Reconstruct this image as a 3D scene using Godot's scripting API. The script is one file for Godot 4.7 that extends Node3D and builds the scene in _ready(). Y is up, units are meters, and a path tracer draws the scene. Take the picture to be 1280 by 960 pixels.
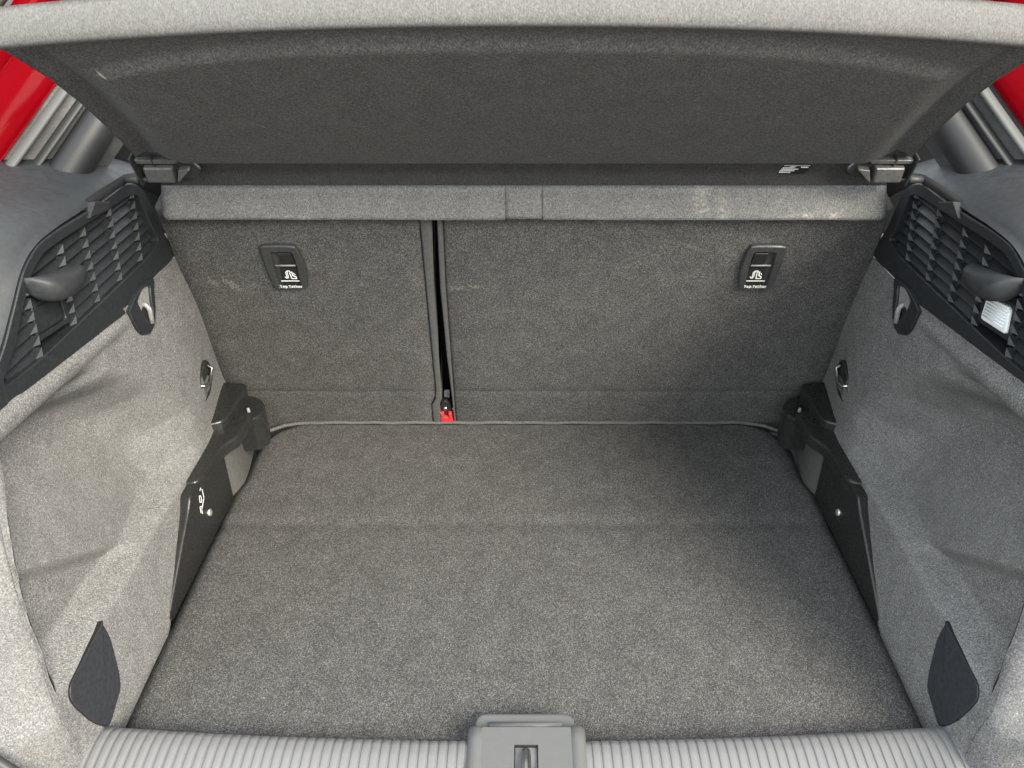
extends Node3D
# Luggage compartment of a hatchback, seen from behind the open tailgate.
# x to the right, y up from the load floor, z from the rear seat towards the tail.

const LEAN := 0.31416            # recline of the rear seat backrests (18 degrees)
var mx := 1.0                    # mirror: 1 builds the left side, -1 the right side
var M := {}

# ------------------------------------------------------------------ shape builder
class Shape:
	var st := SurfaceTool.new()
	var m := 1.0
	var use_uv := false
	func _init(mirror := 1.0, smooth := true, uv := false):
		m = mirror
		use_uv = uv
		st.begin(Mesh.PRIMITIVE_TRIANGLES)
		st.set_smooth_group(0 if smooth else -1)
	func tri(a: Vector3, b: Vector3, c: Vector3, hint: Vector3, ua := Vector2.ZERO, ub := Vector2.ZERO, uc := Vector2.ZERO):
		var n := (c - a).cross(b - a)
		if n.length_squared() < 1e-18:
			return
		var swap := n.dot(hint) < 0.0
		if m < 0.0:
			swap = not swap
		var p := [a, b, c]
		var u := [ua, ub, uc]
		if swap:
			p = [a, c, b]
			u = [ua, uc, ub]
		for i in 3:
			if use_uv:
				st.set_uv(u[i])
			st.add_vertex(Vector3(p[i].x * m, p[i].y, p[i].z))
	func quad(a, b, c, d, hint, ua := Vector2.ZERO, ub := Vector2.ZERO, uc := Vector2.ZERO, ud := Vector2.ZERO):
		tri(a, b, c, hint, ua, ub, uc)
		tri(a, c, d, hint, ua, uc, ud)
	# rows of points; hint points out of the visible side
	func grid(rows: Array, hint: Vector3, uvf = null):
		for i in rows.size() - 1:
			for j in rows[i].size() - 1:
				var a: Vector3 = rows[i][j]
				var b: Vector3 = rows[i][j + 1]
				var c: Vector3 = rows[i + 1][j + 1]
				var d: Vector3 = rows[i + 1][j]
				if uvf == null:
					quad(a, b, c, d, hint)
				else:
					quad(a, b, c, d, hint, uvf.call(a), uvf.call(b), uvf.call(c), uvf.call(d))
	# closed rings of equal length, skinned; the ends capped with fans
	func loft(rings: Array, cap_start := true, cap_end := true, closed := true):
		var cen := []
		for r in rings:
			var s := Vector3.ZERO
			for p in r:
				s += p
			cen.append(s / r.size())
		for i in rings.size() - 1:
			var n: int = rings[i].size()
			for j in (n if closed else n - 1):
				var k := (j + 1) % n
				var a: Vector3 = rings[i][j]
				var b: Vector3 = rings[i][k]
				var c: Vector3 = rings[i + 1][k]
				var d: Vector3 = rings[i + 1][j]
				var h: Vector3 = (a + b + c + d) / 4.0 - (cen[i] + cen[i + 1]) / 2.0
				quad(a, b, c, d, h)
		if cap_start:
			for j in rings[0].size():
				tri(cen[0], rings[0][j], rings[0][(j + 1) % rings[0].size()], cen[0] - cen[1])
		var e := rings.size() - 1
		if cap_end:
			for j in rings[e].size():
				tri(cen[e], rings[e][j], rings[e][(j + 1) % rings[e].size()], cen[e] - cen[e - 1])
	func tube(path: Array, radii, sides := 12, flat := 1.0, up := Vector3.UP):
		var rings := []
		for i in path.size():
			var p: Vector3 = path[i]
			var d: Vector3 = (path[mini(i + 1, path.size() - 1)] - path[maxi(i - 1, 0)]).normalized()
			var e1 := d.cross(up)
			if e1.length() < 0.05:
				e1 = d.cross(Vector3.RIGHT)
			e1 = e1.normalized()
			var e2 := e1.cross(d).normalized()
			var r: float = radii[i] if radii is Array else radii
			var ring := []
			for k in sides:
				var a := TAU * k / sides
				ring.append(p + e1 * cos(a) * r + e2 * sin(a) * r * flat)
			rings.append(ring)
		loft(rings)
	# polygon in the plane (o, ax, ay), pushed out along an, with a rounded front edge
	func prism(poly: Array, o: Vector3, ax: Vector3, ay: Vector3, an: Vector3, depth: float, bevel := 0.0, steps := 3):
		var q := []
		for p in poly:
			q.append(p)
		var area := 0.0
		for i in q.size():
			var a: Vector2 = q[i]
			var b: Vector2 = q[(i + 1) % q.size()]
			area += a.x * b.y - b.x * a.y
		if area < 0.0:
			q.reverse()
		var levels := [[q, 0.0]]
		if bevel > 0.0:
			for s in steps + 1:
				var t := PI / 2.0 * s / steps
				levels.append([inset(q, bevel * (1.0 - cos(t))), depth - bevel + bevel * sin(t)])
		else:
			levels.append([q, depth])
		var n := q.size()
		for l in levels.size() - 1:
			for i in n:
				var k := (i + 1) % n
				var e: Vector2 = q[k] - q[i]
				var h := ax * e.y - ay * e.x + an * (0.3 if l > 0 else 0.0) * e.length()
				var P := func(lv, j): return o + ax * levels[lv][0][j].x + ay * levels[lv][0][j].y + an * levels[lv][1]
				quad(P.call(l, i), P.call(l, k), P.call(l + 1, k), P.call(l + 1, i), h)
		for side in 2:
			var lv: Array = levels[levels.size() - 1] if side == 1 else levels[0]
			var idx := Geometry2D.triangulate_polygon(PackedVector2Array(q))
			for t in range(0, idx.size(), 3):
				var pts := []
				for s in 3:
					var v: Vector2 = lv[0][idx[t + s]]
					pts.append(o + ax * v.x + ay * v.y + an * lv[1])
				tri(pts[0], pts[1], pts[2], an if side == 1 else -an)
	static func inset(q: Array, d: float) -> Array:
		var r := []
		var n := q.size()
		for i in n:
			var a: Vector2 = q[(i + n - 1) % n]
			var b: Vector2 = q[i]
			var c: Vector2 = q[(i + 1) % n]
			var n1 := Vector2(-(b - a).y, (b - a).x).normalized()
			var n2 := Vector2(-(c - b).y, (c - b).x).normalized()
			var w := n1 + n2
			var k: float = d / maxf(0.35, 0.5 * w.length_squared())
			r.append(b + w * k)
		return r
	# a flat frame: outer and inner outline of equal length at height h, walls going back to depth
	func frame(outer: Array, inner: Array, o: Vector3, ax: Vector3, ay: Vector3, an: Vector3, depth: float, bevel: float):
		var n := outer.size()
		var P := func(v, z): return o + ax * v.x + ay * v.y + an * z
		for i in n:
			var k := (i + 1) % n
			var oa: Vector2 = outer[i]
			var ob: Vector2 = outer[k]
			var ia: Vector2 = inner[i]
			var ib: Vector2 = inner[k]
			var od := (oa - ia).normalized() * bevel
			var oe := (ob - ib).normalized() * bevel
			var out := ax * (oa - ia).x + ay * (oa - ia).y
			quad(P.call(oa, -depth), P.call(ob, -depth), P.call(ob, -bevel), P.call(oa, -bevel), out)
			quad(P.call(oa, -bevel), P.call(ob, -bevel), P.call(ob - oe, 0.0), P.call(oa - od, 0.0), an + out.normalized() * 0.5)
			quad(P.call(oa - od, 0.0), P.call(ob - oe, 0.0), P.call(ib + oe, 0.0), P.call(ia + od, 0.0), an)
			quad(P.call(ia + od, 0.0), P.call(ib + oe, 0.0), P.call(ib, -bevel), P.call(ia, -bevel), an - out.normalized() * 0.5)
			quad(P.call(ia, -bevel), P.call(ib, -bevel), P.call(ib, -depth), P.call(ia, -depth), -out)
	func box(c: Vector3, s: Vector3, bevel := 0.0, bas := Basis.IDENTITY):
		var h := s / 2.0
		var poly := [Vector2(-h.x, -h.y), Vector2(h.x, -h.y), Vector2(h.x, h.y), Vector2(-h.x, h.y)]
		prism(poly, c - bas.z * h.z, bas.x, bas.y, bas.z, s.z, bevel, 2)
	func done() -> ArrayMesh:
		st.generate_normals()
		if use_uv:
			st.generate_tangents()
		return st.commit()

func round_poly(p: Array, r, seg := 4) -> Array:
	var out := []
	var n := p.size()
	for i in n:
		var a: Vector2 = p[(i + n - 1) % n]
		var b: Vector2 = p[i]
		var c: Vector2 = p[(i + 1) % n]
		var rr: float = r[i] if r is Array else r
		rr = minf(rr, 0.45 * minf((a - b).length(), (c - b).length()))
		if rr < 1e-5:
			out.append(b)
			continue
		var s := b + (a - b).normalized() * rr
		var e := b + (c - b).normalized() * rr
		for k in seg + 1:
			var t := float(k) / seg
			out.append(s.lerp(b, t).lerp(b.lerp(e, t), t))
	return out

# n points spread evenly on a closed outline of straight pieces, key points kept
func spread(keys: Array, per: int) -> Array:
	var out := []
	for i in keys.size():
		var a: Vector2 = keys[i]
		var b: Vector2 = keys[(i + 1) % keys.size()]
		var z: Vector2 = keys[(i + keys.size() - 1) % keys.size()]
		var d: Vector2 = keys[(i + 2) % keys.size()]
		for k in per:
			out.append(a.cubic_interpolate(b, z, d, float(k) / per).lerp(a.lerp(b, float(k) / per), 0.45))
	return out

func obj(called: String, mesh: Mesh, mat: Material, parent: Node = self) -> MeshInstance3D:
	var o := MeshInstance3D.new()
	o.name = called
	o.mesh = mesh
	o.material_override = mat
	parent.add_child(o, true)
	return o

func thing(called: String, label: String, category: String, group := "") -> Node3D:
	var o := Node3D.new()
	o.name = called
	add_child(o, true)
	o.set_meta("label", label)
	o.set_meta("category", category)
	o.set_meta("kind", "thing")
	if group != "":
		o.set_meta("group", group)
	return o

func ip(tab: Array, x: float) -> float:
	if x <= tab[0][0]:
		return tab[0][1]
	for i in tab.size() - 1:
		if x <= tab[i + 1][0]:
			var t: float = (x - tab[i][0]) / (tab[i + 1][0] - tab[i][0])
			return lerpf(tab[i][1], tab[i + 1][1], t)
	return tab[tab.size() - 1][1]

# ------------------------------------------------------------------ materials
func lin(r: float, g: float, b: float) -> Color:
	return Color(r, g, b).linear_to_srgb()

# salt-and-pepper needle felt: one pixel is about 0.6 mm of cloth
func felt_values(w: int, h: int, sd: int, fine := 1.0, mottle := 1.0) -> PackedFloat32Array:
	var rng := RandomNumberGenerator.new()
	rng.seed = sd
	var a := PackedFloat32Array()
	a.resize(w * h)
	var raw := PackedFloat32Array()
	raw.resize(w * h)
	for i in w * h:
		raw[i] = rng.randf()
	var nz := FastNoiseLite.new()
	nz.seed = sd + 1
	nz.frequency = 0.011
	nz.fractal_octaves = 4
	var low := nz.get_seamless_image(w, h).get_data()
	var nf := FastNoiseLite.new()
	nf.seed = sd + 2
	nf.frequency = 0.3
	nf.fractal_octaves = 2
	var mid := nf.get_seamless_image(w, h).get_data()
	for y in h:
		var y0 := y * w
		var y1 := ((y + 1) % h) * w
		for x in w:
			var x1 := (x + 1) % w
			var g := (raw[y0 + x] + raw[y0 + x1] + raw[y1 + x] + raw[y1 + x1]) * 0.25 - 0.5
			var v := g * 2.8 * fine + (mid[y0 + x] / 255.0 - 0.5) * 0.6 * fine + (low[y0 + x] / 255.0 - 0.5) * 0.26 * mottle
			a[y0 + x] = v
	return a

func felt_image(vals: PackedFloat32Array, w: int, h: int, base: Color, contrast: float, sd: int) -> Image:
	var rng := RandomNumberGenerator.new()
	rng.seed = sd
	var d := PackedByteArray()
	d.resize(w * h * 3)
	for i in w * h:
		var k := exp(vals[i] * contrast)
		var c := (rng.randf() - 0.5) * 0.16
		var r := base.r * k * (1.0 + c)
		var g := base.g * k
		var b := base.b * k * (1.0 - c)
		d[i * 3] = int(255.0 * pow(clampf(r, 0.0, 1.0), 0.4545))
		d[i * 3 + 1] = int(255.0 * pow(clampf(g, 0.0, 1.0), 0.4545))
		d[i * 3 + 2] = int(255.0 * pow(clampf(b, 0.0, 1.0), 0.4545))
	return Image.create_from_data(w, h, false, Image.FORMAT_RGB8, d)

func height_image(vals: PackedFloat32Array, w: int, h: int) -> Image:
	var d := PackedByteArray()
	d.resize(w * h)
	for i in w * h:
		d[i] = int(clampf(128.0 + vals[i] * 130.0, 0.0, 255.0))
	var im := Image.create_from_data(w, h, false, Image.FORMAT_L8, d)
	im.convert(Image.FORMAT_RGBA8)
	return im

var felt_vals: PackedFloat32Array
var felt_normal: ImageTexture

func felt_material(base: Color, contrast: float, sd: int, bump := 1.0, tile := 0.6) -> StandardMaterial3D:
	var m := StandardMaterial3D.new()
	m.albedo_texture = ImageTexture.create_from_image(felt_image(felt_vals, 1024, 1024, base, contrast, sd))
	m.normal_enabled = true
	m.normal_texture = felt_normal
	m.normal_scale = bump
	m.roughness = 1.0
	m.metallic_specular = 0.1
	m.uv1_triplanar = true
	m.uv1_world_triplanar = true
	m.uv1_scale = Vector3.ONE / tile
	return m

# the same felt laid out over one flat panel, so that its dust marks stay in place
func felt_sheet(base: Color, contrast: float, sd: int, w: int, h: int, marks: Array) -> StandardMaterial3D:
	var tile := felt_image(felt_vals, 1024, 1024, base, contrast, sd)
	var im := Image.create(w, h, false, Image.FORMAT_RGB8)
	for y in range(0, h, 1024):
		for x in range(0, w, 1024):
			im.blit_rect(tile, Rect2i(0, 0, 1024, 1024), Vector2i(x, y))
	var nz := FastNoiseLite.new()
	nz.frequency = 0.08
	nz.fractal_octaves = 4
	var rng := RandomNumberGenerator.new()
	rng.seed = sd + 5
	for mk in marks:
		# centre, half length, half width, angle, strength, in pixels of the sheet
		var c: Vector2 = mk[0]
		var R: float = mk[1]
		var W: float = mk[2]
		nz.seed = int(c.x * 7 + c.y)
		for y in range(maxi(0, int(c.y - R)), mini(h, int(c.y + R))):
			for x in range(maxi(0, int(c.x - R)), mini(w, int(c.x + R))):
				var p := Vector2(x, y) - c
				p = p.rotated(-float(mk[3]))
				var q := Vector2(p.x / R, p.y / W).length()
				if q >= 1.0:
					continue
				var s: float = float(mk[4]) * smoothstep(1.0, 0.3, q) * smoothstep(-0.45, 0.6, nz.get_noise_2d(x, y)) * rng.randf_range(0.35, 1.3)
				var o := im.get_pixel(x, y)
				im.set_pixel(x, y, o.lerp(Color(0.78, 0.76, 0.68), clampf(s, 0.0, 0.9)))
	# lint and short loose fibres
	for k in int(w * h / 14000.0):
		var p := Vector2(rng.randf() * w, rng.randf() * h)
		var d := Vector2.from_angle(rng.randf() * TAU)
		var bend := rng.randf_range(-0.12, 0.12)
		var s := rng.randf_range(0.1, 0.42)
		var c := Color(0.8, 0.79, 0.74) if rng.randf() < 0.75 else Color(0.04, 0.04, 0.04)
		for n in rng.randi_range(2, 9):
			var x := int(p.x)
			var y := int(p.y)
			if x >= 0 and y >= 0 and x < w and y < h:
				im.set_pixel(x, y, im.get_pixel(x, y).lerp(c, s))
			p += d
			d = d.rotated(bend)
	var m := StandardMaterial3D.new()
	m.albedo_texture = ImageTexture.create_from_image(im)
	m.normal_enabled = true
	m.normal_texture = felt_normal
	m.normal_scale = 0.0
	m.roughness = 1.0
	m.metallic_specular = 0.1
	return m

func plastic(c: Color, rough: float, grain := 0.35, tile := 0.12, worn := true) -> StandardMaterial3D:
	var m := StandardMaterial3D.new()
	m.albedo_color = c
	m.roughness = rough
	m.metallic_specular = 0.45
	if grain > 0.0:
		if worn:
			m.albedo_texture = M["wear"]
			m.albedo_color = (c.srgb_to_linear() * 1.55).linear_to_srgb()
		m.normal_enabled = true
		m.normal_texture = M["grain"]
		m.normal_scale = grain
		m.uv1_triplanar = true
		m.uv1_world_triplanar = true
		m.uv1_scale = Vector3.ONE / tile
		m.roughness_texture = M["smudge"]
		m.roughness_texture_channel = BaseMaterial3D.TEXTURE_CHANNEL_RED
	return m

func make_materials():
	felt_vals = felt_values(1024, 1024, 11)
	var hi := height_image(felt_vals, 1024, 1024)
	hi.bump_map_to_normal_map(3.0)
	felt_normal = ImageTexture.create_from_image(hi)
	var gn := FastNoiseLite.new()
	gn.seed = 5
	gn.noise_type = FastNoiseLite.TYPE_CELLULAR
	gn.frequency = 0.07
	var gi := gn.get_seamless_image(512, 512)
	gi.convert(Image.FORMAT_RGBA8)
	gi.bump_map_to_normal_map(2.0)
	M["grain"] = ImageTexture.create_from_image(gi)
	var sn := FastNoiseLite.new()
	sn.seed = 8
	sn.frequency = 0.012
	sn.fractal_octaves = 5
	var sb := sn.get_seamless_image(512, 512).get_data()
	for i in sb.size():
		sb[i] = int(clampf(205.0 + (sb[i] - 128) * 0.4, 120.0, 255.0))
	M["smudge"] = ImageTexture.create_from_image(Image.create_from_data(512, 512, false, Image.FORMAT_L8, sb))

	# moulded plastic: faint cloudy wear and hairline scratches
	var wn := FastNoiseLite.new()
	wn.seed = 15
	wn.frequency = 0.03
	wn.fractal_octaves = 4
	var wi := wn.get_seamless_image(512, 512)
	wi.convert(Image.FORMAT_RGB8)
	var wd := wi.get_data()
	for i in wd.size():
		wd[i] = 205 + int((wd[i] - 128) * 0.22)
	wi = Image.create_from_data(512, 512, false, Image.FORMAT_RGB8, wd)
	var wr := RandomNumberGenerator.new()
	wr.seed = 16
	for k in 70:
		var p := Vector2(wr.randf() * 512.0, wr.randf() * 512.0)
		var d := Vector2.from_angle(wr.randf() * TAU)
		var bend := wr.randf_range(-0.01, 0.01)
		var tone := wr.randf_range(0.86, 1.0)
		for n in wr.randi_range(8, 60):
			wi.set_pixel(posmod(int(p.x), 512), posmod(int(p.y), 512), Color(tone, tone, tone))
			p += d
			d = d.rotated(bend)
	M["wear"] = ImageTexture.create_from_image(wi)

	M["wall"] = felt_material(Color(0.142, 0.141, 0.137), 1.0, 21, 0.35, 0.45)
	M["ledge"] = felt_sheet(Color(0.12, 0.119, 0.114), 0.6, 29, 2048, 128, [
		[Vector2(1490, 60), 62, 34, 1.2, 0.3], [Vector2(1545, 78), 58, 30, 1.45, 0.32], [Vector2(1500, 30), 34, 26, 0.3, 0.28],
		[Vector2(1740, 92), 60, 9, -0.05, 0.3], [Vector2(1840, 92), 14, 18, 1.5, 0.6], [Vector2(1770, 92), 22, 12, 0.4, 0.35],
		[Vector2(420, 95), 90, 9, 0.05, 0.28], [Vector2(720, 100), 110, 8, 0.02, 0.25], [Vector2(1200, 100), 120, 9, 0.0, 0.2]])
	M["seat_left"] = felt_sheet(Color(0.070, 0.0685, 0.065), 1.08, 31, 1024, 1024, [
		[Vector2(180, 330), 46, 20, 1.0, 0.5], [Vector2(130, 322), 30, 14, 0.9, 0.36], [Vector2(250, 335), 22, 13, 0.4, 0.3],
		[Vector2(300, 322), 20, 12, 0.6, 0.25], [Vector2(60, 145), 42, 8, -0.1, 0.25], [Vector2(420, 260), 60, 18, 0.2, 0.18],
		[Vector2(560, 330), 40, 12, 0.1, 0.2], [Vector2(620, 610), 70, 10, 0.3, 0.12]])
	M["seat_right"] = felt_sheet(Color(0.070, 0.0685, 0.065), 1.08, 37, 2048, 1024, [
		[Vector2(110, 345), 46, 16, 0.0, 0.4], [Vector2(170, 340), 30, 13, 0.3, 0.32], [Vector2(60, 350), 20, 12, 0.8, 0.3],
		[Vector2(790, 190), 70, 10, 0.35, 0.25], [Vector2(900, 215), 30, 10, 0.3, 0.2], [Vector2(1130, 330), 14, 14, 0.0, 0.3],
		[Vector2(480, 420), 120, 26, 0.2, 0.1], [Vector2(640, 250), 60, 14, -0.2, 0.13]])
	M["floor"] = felt_sheet(Color(0.066, 0.0648, 0.062), 1.08, 41, 2048, 2048, [
		[Vector2(1330, 260), 46, 8, 1.3, 0.25], [Vector2(1260, 430), 60, 10, 0.6, 0.16], [Vector2(1350, 520), 40, 7, 1.0, 0.2],
		[Vector2(300, 330), 150, 44, 0.2, 0.1], [Vector2(700, 820), 160, 50, -0.3, 0.07], [Vector2(1500, 900), 140, 40, 0.4, 0.07],
		[Vector2(930, 640), 30, 6, 0.7, 0.16], [Vector2(250, 700), 36, 7, 1.1, 0.16], [Vector2(1050, 1150), 44, 7, 0.2, 0.1]])
	M["shelf"] = felt_sheet(Color(0.125, 0.123, 0.118), 0.55, 43, 2048, 1024, [
		[Vector2(776, 862), 46, 6, 0.45, 0.5], [Vector2(1500, 590), 9, 3, 0.2, 0.6], [Vector2(520, 640), 8, 3, 1.2, 0.6],
		[Vector2(1080, 820), 6, 4, 0.0, 0.7], [Vector2(1260, 420), 7, 3, 0.6, 0.6], [Vector2(330, 420), 11, 5, 1.2, 1.6],
		[Vector2(700, 520), 7, 3, 0.1, 0.5], [Vector2(1420, 800), 7, 3, 0.9, 0.5], [Vector2(950, 330), 6, 3, 0.4, 0.5]])
	M["shelf_plain"] = felt_material(Color(0.045, 0.044, 0.042), 0.5, 44)
	M["shelf_edge"] = felt_material(Color(0.125, 0.123, 0.118), 0.4, 45, 0.2)
	M["piping"] = felt_material(Color(0.10, 0.098, 0.09), 0.5, 46)
	M["vent"] = plastic(lin(0.017, 0.0195, 0.022), 0.55)
	M["trim"] = plastic(lin(0.024, 0.0265, 0.028), 0.68, 0.25)
	M["black"] = plastic(lin(0.019, 0.019, 0.018), 0.36, 0.25)
	M["bezel"] = plastic(lin(0.04, 0.042, 0.041), 0.5, 0.3)
	M["seal_pale"] = plastic(lin(0.08, 0.082, 0.078), 0.6, 0.0)
	M["pillar"] = plastic(lin(0.014, 0.0145, 0.015), 0.5, 0.0)
	M["cover"] = plastic(lin(0.026, 0.028, 0.033), 0.5, 0.2)
	M["hinge"] = plastic(lin(0.085, 0.085, 0.081), 0.35, 0.15)
	M["seam"] = plastic(lin(0.085, 0.085, 0.08), 0.6, 0.2)
	M["sill"] = plastic(lin(0.14, 0.14, 0.14), 0.48, 0.12, 0.12, false)
	M["latch"] = plastic(lin(0.105, 0.107, 0.105), 0.48, 0.2, 0.09, false)
	M["void"] = plastic(lin(0.008, 0.008, 0.008), 0.9, 0.0)
	M["rubber"] = plastic(lin(0.034, 0.035, 0.033), 0.5, 0.0)
	M["rubber_dark"] = plastic(lin(0.03, 0.031, 0.03), 0.5, 0.3)
	M["light_plastic"] = plastic(lin(0.22, 0.22, 0.212), 0.55, 0.5)
	M["print"] = plastic(lin(0.78, 0.78, 0.76), 0.6, 0.0)
	var steel := StandardMaterial3D.new()
	steel.albedo_color = lin(0.62, 0.61, 0.58)
	steel.metallic = 1.0
	steel.roughness = 0.28
	M["steel"] = steel
	var dull := steel.duplicate()
	dull.roughness = 0.6
	M["screw"] = dull
	var red := StandardMaterial3D.new()
	red.albedo_color = lin(0.115, 0.001, 0.003)
	red.roughness = 0.12
	red.metallic_specular = 0.08
	M["paint"] = red
	var rp := StandardMaterial3D.new()
	rp.albedo_color = lin(0.55, 0.03, 0.035)
	rp.roughness = 0.45
	M["red_plastic"] = rp
	var lens := StandardMaterial3D.new()
	lens.albedo_color = lin(0.8, 0.8, 0.78)
	lens.roughness = 0.25
	lens.subsurf_scatter_enabled = true
	lens.subsurf_scatter_strength = 0.2
	M["lens"] = lens

# ------------------------------------------------------------------ scene
func _ready():
	var cam := Camera3D.new()
	cam.name = "camera"
	add_child(cam)
	cam.position = Vector3(0, 0.879, 1.225)
	cam.rotation_degrees = Vector3(-32.7, 0, 0)
	cam.set_frustum(2.0 * 0.05 * 480.0 / 961.0, Vector2(-15.0 / 961.0 * 0.05, 0), 0.05, 60.0)
	cam.current = true

	var env := Environment.new()
	env.background_mode = Environment.BG_SKY
	var sky := Sky.new()
	var sm := ProceduralSkyMaterial.new()
	sm.sky_top_color = Color(0.80, 0.83, 0.86)
	sm.sky_horizon_color = Color(0.84, 0.85, 0.85)
	sm.ground_horizon_color = Color(0.36, 0.35, 0.34)
	sm.ground_bottom_color = Color(0.30, 0.29, 0.28)
	sm.sun_angle_max = 0.0
	sky.sky_material = sm
	env.sky = sky
	env.background_energy_multiplier = 0.8
	env.tonemap_mode = Environment.TONE_MAPPER_LINEAR
	env.tonemap_exposure = 5.9
	env.sdfgi_enabled = true
	env.ssao_enabled = true
	env.ssil_enabled = true
	var we := WorldEnvironment.new()
	we.name = "world_environment"
	we.environment = env
	add_child(we)

	var sun := DirectionalLight3D.new()
	sun.name = "sun"
	sun.light_energy = 0.5
	sun.light_angular_distance = 30.0
	sun.light_color = Color(1.0, 0.97, 0.92)
	sun.shadow_enabled = true
	add_child(sun)
	sun.look_at_from_position(Vector3(0.80, 0.85, 0.88), Vector3.ZERO)

	make_materials()
	build_floor()
	build_seats()
	build_ledge()
	for side in [1.0, -1.0]:
		mx = side
		build_side_trim()
		build_quarter_trim()
		build_bracket()
	build_body()
	mx = 1.0
	build_shelf()
	build_sill()
	build_buckle()

# ------------------------------------------------------------------ load floor
func build_floor():
	var t := thing("load_floor", "grey carpeted load floor panel with a faint fold line across it", "load floor")
	var uvf := func(p: Vector3): return Vector2((p.x + 0.55) / 1.1, (p.z + 0.05) / 1.1)
	var nz := FastNoiseLite.new()
	nz.seed = 3
	nz.frequency = 3.0
	var s := Shape.new(1.0, true, true)
	var rows := []
	var zs := []
	for i in 90:
		zs.append(0.004 + 0.70 * i / 89.0)
	for z in [0.272, 0.277, 0.281, 0.285, 0.290]:
		zs.append(z)
	zs.sort()
	for z in zs:
		var row := []
		# half width: rounded rear corners, a notch round the brackets
		var hw := ip([[0.0, 0.43], [0.004, 0.445], [0.012, 0.466], [0.03, 0.487], [0.06, 0.502], [0.16, 0.498], [0.2, 0.506], [0.47, 0.504], [0.72, 0.5]], z)
		for j in 61:
			var x := lerpf(-hw, hw, j / 60.0)
			var y := -0.0019 * exp(-pow((z - 0.281) / 0.013, 2.0)) + 0.0014 * nz.get_noise_2d(x, z * 1.4)
			y -= 0.008 * pow(maxf(0.0, (absf(x) - hw + 0.008) / 0.008), 2.0)
			row.append(Vector3(x, y, z))
		rows.append(row)
	s.grid(rows, Vector3.UP, uvf)
	# underside and edge, 18 mm thick
	var under := []
	for r in rows:
		under.append([r[0] + Vector3(0, -0.012, 0), r[60] + Vector3(0, -0.012, 0)])
	s.grid(under, Vector3.DOWN, uvf)
	for i in rows.size() - 1:
		for k in [0, 60]:
			var hint := Vector3(-1 if k == 0 else 1, 0, 0)
			var j := 0 if k == 0 else 1
			s.quad(rows[i][k], rows[i + 1][k], under[i + 1][j], under[i][j], hint, uvf.call(rows[i][k]), uvf.call(rows[i + 1][k]), uvf.call(rows[i + 1][k]), uvf.call(rows[i][k]))
	obj("carpet", s.done(), M["floor"], t)
	# stitched edge along the seat
	var path := []
	for p in [[-0.506, 0.075], [-0.501, 0.05], [-0.489, 0.027], [-0.466, 0.011], [-0.44, 0.004]]:
		path.append(Vector3(p[0], 0.0035, p[1]))
	for i in range(-20, 21):
		path.append(Vector3(i * 0.021, 0.0045 + 0.0008 * sin(i * 1.7), 0.0025 + 0.0006 * sin(i * 0.9)))
	for p in [[0.44, 0.004], [0.466, 0.011], [0.489, 0.027], [0.501, 0.05], [0.506, 0.075]]:
		path.append(Vector3(p[0], 0.0035, p[1]))
	var e := Shape.new()
	e.tube(path, 0.0036, 8)
	obj("edge_binding", e.done(), M["piping"], t)
	# pan under the floor, so that the gaps along its edges look into the dark
	var pan := Shape.new(1.0, false)
	pan.box(Vector3(0, -0.06, 0.33), Vector3(1.3, 0.02, 0.9))
	var po := obj("floor_pan", pan.done(), M["void"])
	po.set_meta("kind", "structure")

# ------------------------------------------------------------------ rear seats
func seat_p(x: float, s: float, out := 0.0) -> Vector3:
	return Vector3(x, s * cos(LEAN) - out * sin(LEAN), s * sin(LEAN) + out * cos(LEAN))

func seat_panel(xl: Array, xr: Array, mat: Material, parent: Node, u0: float, uw: float, relief: int):
	var uvf := func(p: Vector3):
		return Vector2((p.x - u0) / uw, 1.0 - (p.y / cos(LEAN)) / 0.55)
	var nz := FastNoiseLite.new()
	nz.seed = relief
	nz.frequency = 4.0
	var sh := Shape.new(1.0, true, true)
	var rows := []
	var ss := []
	for i in 60:
		ss.append(-0.03 + 0.55 * i / 59.0)
	for v in [0.0955, 0.0985, 0.1, 0.1015, 0.1045]:
		ss.append(v)
	ss.sort()
	for s in ss:
		var row := []
		var a := ip(xl, s)
		var b := ip(xr, s)
		for j in 49:
			var f := j / 48.0
			f = 0.5 - 0.5 * cos(PI * f) if j < 4 or j > 44 else f
			var x := lerpf(a, b, f)
			var o := -0.0012 * exp(-pow((s - 0.1) / 0.005, 2.0)) + 0.0015 * nz.get_noise_2d(x, s)
			var edge := minf(x - a, b - x)
			o -= 0.006 * pow(maxf(0.0, 1.0 - edge / 0.007), 2.0)
			row.append(seat_p(x, s, o))
		rows.append(row)
	sh.grid(rows, Vector3(0, -sin(LEAN), cos(LEAN)), uvf)
	var back := []
	for r in rows:
		back.append([r[0] - seat_p(0, 0, 0.07), r[48] - seat_p(0, 0, 0.07)])
	sh.grid(back, Vector3(0, sin(LEAN), -cos(LEAN)), uvf)
	for i in rows.size() - 1:
		for k in 2:
			var c: int = 48 * k
			sh.quad(rows[i][c], rows[i + 1][c], back[i + 1][k], back[i][k], Vector3(2 * k - 1, 0, 0), uvf.call(rows[i][c]), uvf.call(rows[i + 1][c]), uvf.call(rows[i + 1][c]), uvf.call(rows[i][c]))
	var top: int = rows.size() - 1
	for j in 48:
		var f0 := j / 48.0
		var f1 := (j + 1) / 48.0
		sh.quad(rows[top][j], rows[top][j + 1], back[top][0].lerp(back[top][1], f1), back[top][0].lerp(back[top][1], f0), Vector3.UP)
	obj("carpet_panel", sh.done(), mat, parent)

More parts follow.
